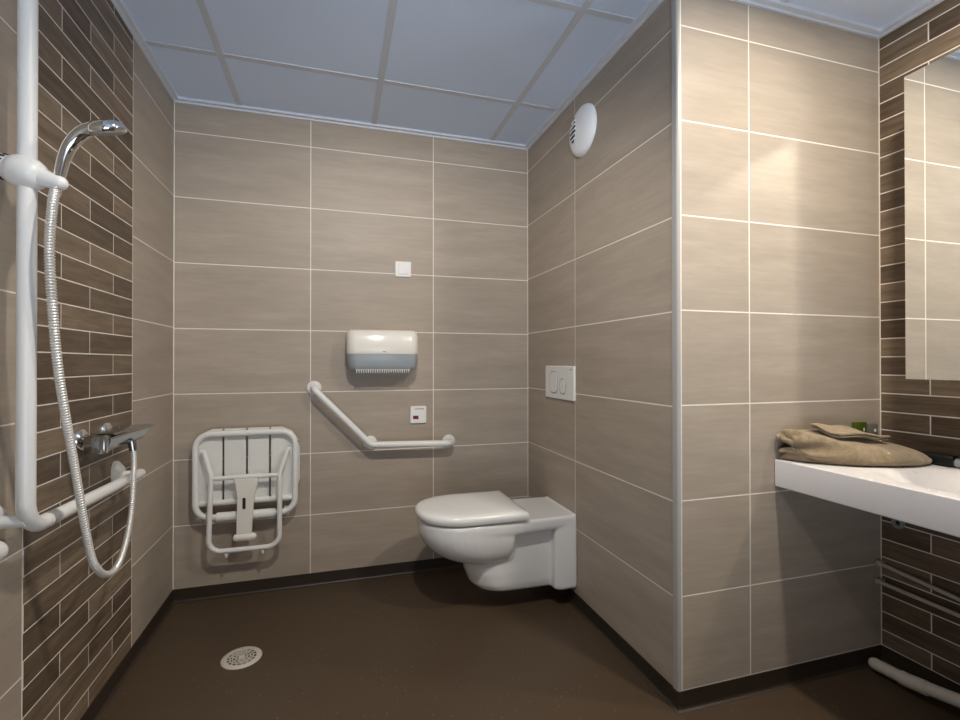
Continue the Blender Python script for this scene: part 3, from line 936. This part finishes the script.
def towel_ring(x, th):
    yn, yf, zt = interp(tab, x)
    pts = [Vector((yn + (yf - yn) * p.x, BZ1 + .0015 + (zt - BZ1 - .0015) * p.y, 0)) for p in pp]
    A, B = [], []
    for k, p in enumerate(pts):
        t = (pts[min(k + 1, len(pts) - 1)] - pts[max(k - 1, 0)]).normalized()
        nn = Vector((-t.y, t.x, 0))
        A.append(p + nn * th); B.append(p - nn * th)
    R_ = A + B[::-1]
    return [(x, max(min(q.x, FRONT - .004), -3), max(q.y, BZ1 + .0006)) for q in R_]
bm = new_bm()
nst = 34; secs = []
for k in range(nst + 1):
    t = k / nst
    x = 2.098 + (2.533 - 2.098) * t
    secs.append(towel_ring(x, (.0054 + .0012 * min(1, t * 5)) if x < 2.49 else max(.002, .0066 * (2.545 - x) / .055)))
loft(bm, secs)
for v in bm.verts:           # left end cut at a slant, so that the folded layers show
    c = v.co; yn, yf, zt = interp(tab, c.x)
    sl_ = max(0, min(1, (yf - c.y) / (yf - yn)))
    k = max(0, 1 - (c.x - 2.098) / .14)
    v.co.x += (.042 * sl_ + .012 * math.sin((c.z - BZ1) * 150)) * k
for v in bm.verts:
    c = v.co
    w = .0045 * math.sin(c.x * 31 + c.z * 60) * math.sin(c.y * 40 + c.x * 12) + .0016 * math.sin(c.x * 95 + c.y * 70)
    w += -.006 * math.exp(-((c.x - 2.497) / .006) ** 2) * (1 if c.z > BZ1 + .02 else 0)   # crease near the right end
    k = min(1, (c.z - BZ1) / .03)
    v.co.z = max(BZ1 + .0006, c.z + w * k)
    v.co.y = min(FRONT - .003, c.y - w * .6 * k)
tw = thing('bath_towel', 'folded beige bath towel lying on the left end of the washbasin', 'towel', (2.31, -1.33, BZ1))
obj('folded_cloth', bm, M['towel'], tw, smooth=70, mods=[subsurf(1)])
def outer_top(x, y):
    """height of the top of the folded towel"""
    yn, yf, zt = interp(tab, x); best = BZ1
    pts = [(yn + (yf - yn) * p.x, BZ1 + (zt - BZ1) * p.y) for p in pp]
    for a, b in zip(pts, pts[1:]):
        if min(a[0], b[0]) <= y <= max(a[0], b[0]) and abs(a[0] - b[0]) > 1e-9:
            best = max(best, a[1] + (b[1] - a[1]) * (y - a[0]) / (b[0] - a[0]))
    return best + .007
bm = new_bm()
cA, cB, cC, cD = Vector((2.185, -1.272)), Vector((2.335, -1.268)), Vector((2.386, -1.386)), Vector((2.212, -1.350))
def cloth_pt(u, v, lift):
    p = (cA * (1 - u) + cB * u) * (1 - v) + (cD * (1 - u) + cC * u) * v
    p = p + Vector((.012 * math.sin(v * PI) * (u - .5), -.008 * math.sin(u * PI) * v))
    w = .003 * math.sin(u * 9 + v * 4) + .0025 * math.sin(v * 8)
    return (p.x, p.y, outer_top(p.x, p.y) + .008 + w + lift + .006 * max(0, v - .75) / .25)
NU, NV = 26, 20
for layer in range(2):
    l0, l1 = layer * .0085, layer * .0085 + .0065
    def pt(u, v, l):
        if layer == 0: return cloth_pt(.02 + .96 * u, .02 + .95 * v, l)
        return cloth_pt(u, v, l)
    T_ = [[bm.verts.new(pt(i / NU, j / NV, l1)) for j in range(NV + 1)] for i in range(NU + 1)]
    B_ = [[bm.verts.new(pt(i / NU, j / NV, l0)) for j in range(NV + 1)] for i in range(NU + 1)]
    for i in range(NU):
        for j in range(NV):
            bm.faces.new((T_[i][j], T_[i + 1][j], T_[i + 1][j + 1], T_[i][j + 1]))
            bm.faces.new((B_[i][j], B_[i][j + 1], B_[i + 1][j + 1], B_[i + 1][j]))
    for i in range(NU):
        for j in (0, NV): bm.faces.new((T_[i][j], T_[i + 1][j], B_[i + 1][j], B_[i][j]))
    for j in range(NV):
        for i in (0, NU): bm.faces.new((T_[i][j], T_[i][j + 1], B_[i][j + 1], B_[i][j]))
tag(obj('hand_towel', bm, M['towel'], origin=(2.31, -1.32, .85), smooth=70, mods=[subsurf(1)]), 'small beige cloth folded on top of the bath towel', 'towel')

# things behind the towel
gb_ = thing('soap_bottle', 'small dark green square bottle behind the towel, against the tiled wall', 'bottle', (2.474, -1.2285, BZ1))
bm = new_bm(); box(bm, 2.446, 2.4985, -1.236, -1.220, BZ1, .868, .003); obj('body', bm, M['green'], gb_, smooth=40)
bm = new_bm(); box(bm, 2.480, 2.486, -1.2366, -1.2356, .836, .848, 0); obj('print', bm, M['white_plastic'], gb_)
sb_ = thing('soap_bottle', 'small grey square bottle behind the towel, nearest the corner', 'bottle', (2.53, -1.2285, BZ1))
bm = new_bm(); box(bm, 2.503, 2.553, -1.236, -1.220, BZ1, .860, .003); obj('body', bm, M['smoke'], sb_, smooth=40)
bm = new_bm(); box(bm, 2.532, 2.542, -1.2366, -1.2356, .832, .842, 0); obj('print', bm, M['white_plastic'], sb_)
bb = thing('toiletry_tube', 'black tube lying at the back of the washbasin right of the towel', 'tube', (2.50, -1.44, BZ1))
bm = new_bm()
S = []
for y, sx, sz in ((-1.385, .010, .008), (-1.388, .017, .016), (-1.40, .020, .0185), (-1.470, .020, .0185), (-1.480, .018, .017), (-1.484, .012, .010)):
    S.append([(2.515 + a, y, BZ1 + .0190 + b) for a, b in rrect(-sx, sx, -sz, sz, min(sx, sz) * .7)])
loft(bm, S); obj('body', bm, M['black'], bb, smooth=50)
bm = new_bm(); tube(bm, [(2.515, -1.483, BZ1 + .016), (2.515, -1.520, BZ1 + .016)], .0140, 20); obj('cap', bm, M['grey_plastic'], bb, smooth=50)

# ------------------------------------------------------------------ pipework under the basin
def small_pipe(z0, z1, label):
    t = thing('water_pipe', label, 'pipe', (2.565, -1.6, z1), 'thin pipes on the brick wall')
    bm = new_bm(); tube(bm, [(2.565, FRONT - .002, z0), (2.565, -1.464, z1), (2.565, -2.05, z1 + (z1 - z0) * 2.3)], .0068, 14); obj('tube', bm, M['pipe_paint'], t, smooth=60)
    for y in (FRONT - .012, -1.62):
        zz = z0 + (z1 - z0) * (FRONT - y) / .247
        bm = new_bm(); tube(bm, [(2.565, y - .006, zz), (2.565, y + .008, zz)], .0105, 14); box(bm, 2.566, X2, y - .004, y + .004, zz - .006, zz + .006, .001)
        obj('clip', bm, M['pipe_paint'], t, smooth=50)
small_pipe(.360, .338, 'upper of two thin painted pipes running along the brick wall under the washbasin')
small_pipe(.293, .288, 'lower of two thin painted pipes running along the brick wall under the washbasin')
wp = thing('waste_pipe', 'thick white waste pipe with a coupling running low along the right wall', 'pipe', (2.49, -1.6, .02))
bm = new_bm(); tube(bm, [(2.493, -1.262, .033), (2.491, -1.36, .039), (2.487, -1.504, .067), (2.487, -1.95, .15)], .0195, 22, dome=True); obj('tube', bm, M['pvc'], wp, smooth=60)
bm = new_bm(); tube(bm, [(2.4913, -1.345, .0382), (2.491, -1.36, .039), (2.4895, -1.418, .0493)], .0222, 24); obj('coupling', bm, M['pvc'], wp, smooth=50)
rc = thing('pipe_outlet', 'small round grey capped outlet on the brick wall just under the washbasin', 'pipe outlet', (X2, -1.277, .517))
bm = new_bm(); lathe(bm, [(.008, 0), (.019, 0), (.020, .004), (.019, .010), (.012, .012), (.008, .010), (.008, 0)], (X2, -1.277, .517), (-1, 0, 0), 32); obj('ring', bm, M['grey_plastic'], rc, smooth=50)
bm = new_bm(); lathe(bm, [(0, .004), (.0082, .004), (.0082, 0), (0, 0)], (X2, -1.277, .517), (-1, 0, 0), 24); obj('hole', bm, M['slot'], rc)

# ------------------------------------------------------------------ recessed ceiling lights
def lamp_mat():
    t = NT('lamp_glow'); t.b.inputs['Base Color'].default_value = (.9, .9, .88, 1)
    t.b.inputs['Emission Color'].default_value = (1, .86, .66, 1); t.b.inputs['Emission Strength'].default_value = 3.0
    return t.m
M['lamp'] = lamp_mat()
def downlight(x, y, power, label, colr, r=.05, aim=None, cone=150):
    t = thing('ceiling_light', label, 'ceiling light', (x, y, ZC - .01), 'recessed ceiling lights')
    bm = new_bm(); lathe(bm, [(r + .004, 0), (r + .022, 0), (r + .022, -.004), (r + .006, -.009), (r + .004, 0)], (x, y, ZC), (0, 0, 1), 40); obj('ring', bm, M['ceil_trim'], t, smooth=40)
    bm = new_bm(); lathe(bm, [(0, -.001), (r + .005, -.001)], (x, y, ZC), (0, 0, 1), 40); obj('lens', bm, M['lamp'], t)
    if aim is None:
        ld = bpy.data.lights.new('lamp', 'AREA'); ld.shape = 'DISK'; ld.size = 2 * r; ld.spread = math.radians(cone)
    else:                               # gimbal spot turned into the recess
        ld = bpy.data.lights.new('lamp', 'SPOT'); ld.shadow_soft_size = r * .8
        ld.spot_size = math.radians(cone); ld.spot_blend = .75
    ld.energy = power; ld.color = colr
    lo = bpy.data.objects.new('bulb', ld); COL.objects.link(lo); lo.parent = t
    lo.location = (0, 0, -.008 if aim is None else -.05)
    if aim is not None:
        lo.rotation_euler = (Vector(aim) - Vector((x, y, ZC))).to_track_quat('-Z', 'Y').to_euler()
downlight(1.965, -1.815, 31, 'round recessed ceiling light in front of the mirror', (1, .90, .74), .05, None, 180)
downlight(.86, -1.72, 104, 'round recessed ceiling light between the shower rail and the toilet', (1, .94, .85), .05, (1.0, 0, .60), 114)

w = bpy.data.worlds.new('world'); sc.world = w; w.use_nodes = True
# cool fill added through the unseen doorway, brighter below to light the ceiling
nt = w.node_tree; bg = nt.nodes['Background']
tc = nt.nodes.new('ShaderNodeTexCoord'); sp = nt.nodes.new('ShaderNodeSeparateXYZ'); nt.links.new(tc.outputs['Generated'], sp.inputs[0])
mr = nt.nodes.new('ShaderNodeMapRange'); nt.links.new(sp.outputs[2], mr.inputs[0])
mr.inputs[1].default_value = -.15; mr.inputs[2].default_value = .10; mr.inputs[3].default_value = 7.6; mr.inputs[4].default_value = .3
bg.inputs[0].default_value = (.76, .87, 1.0, 1); nt.links.new(mr.outputs[0], bg.inputs[1])

# ------------------------------------------------------------------ camera
cd = bpy.data.cameras.new('camera'); cam = bpy.data.objects.new('camera', cd); COL.objects.link(cam)
R_ = Vector((.957905046, -.287084841, -.000464859)); U_ = Vector((-.00101112, -.00499299, .99998702)); F_ = Vector((.28708344, .95789215, .00507309))
m = Matrix((R_, U_, -F_)).transposed().to_4x4(); m.translation = Vector((.70004, -2.473625, 1.078804))
cam.matrix_world = m
cd.sensor_width = 36; cd.lens = 481.5428 * 36 / 960; cd.clip_start = .02
sc.camera = cam
sc.view_settings.view_transform = 'Standard'; sc.view_settings.look = 'None'
sc.view_settings.gamma = 1; sc.view_settings.use_curve_mapping = False
sc.view_settings.exposure = -0.70
cy = sc.cycles
cy.blur_glossy = 0.0; cy.sample_clamp_indirect = 0.0; cy.caustics_reflective = True
cy.max_bounces = 10; cy.diffuse_bounces = 6; cy.glossy_bounces = 5
cy.use_guiding = True
cy.use_surface_guiding = True
cy.use_volume_guiding = False
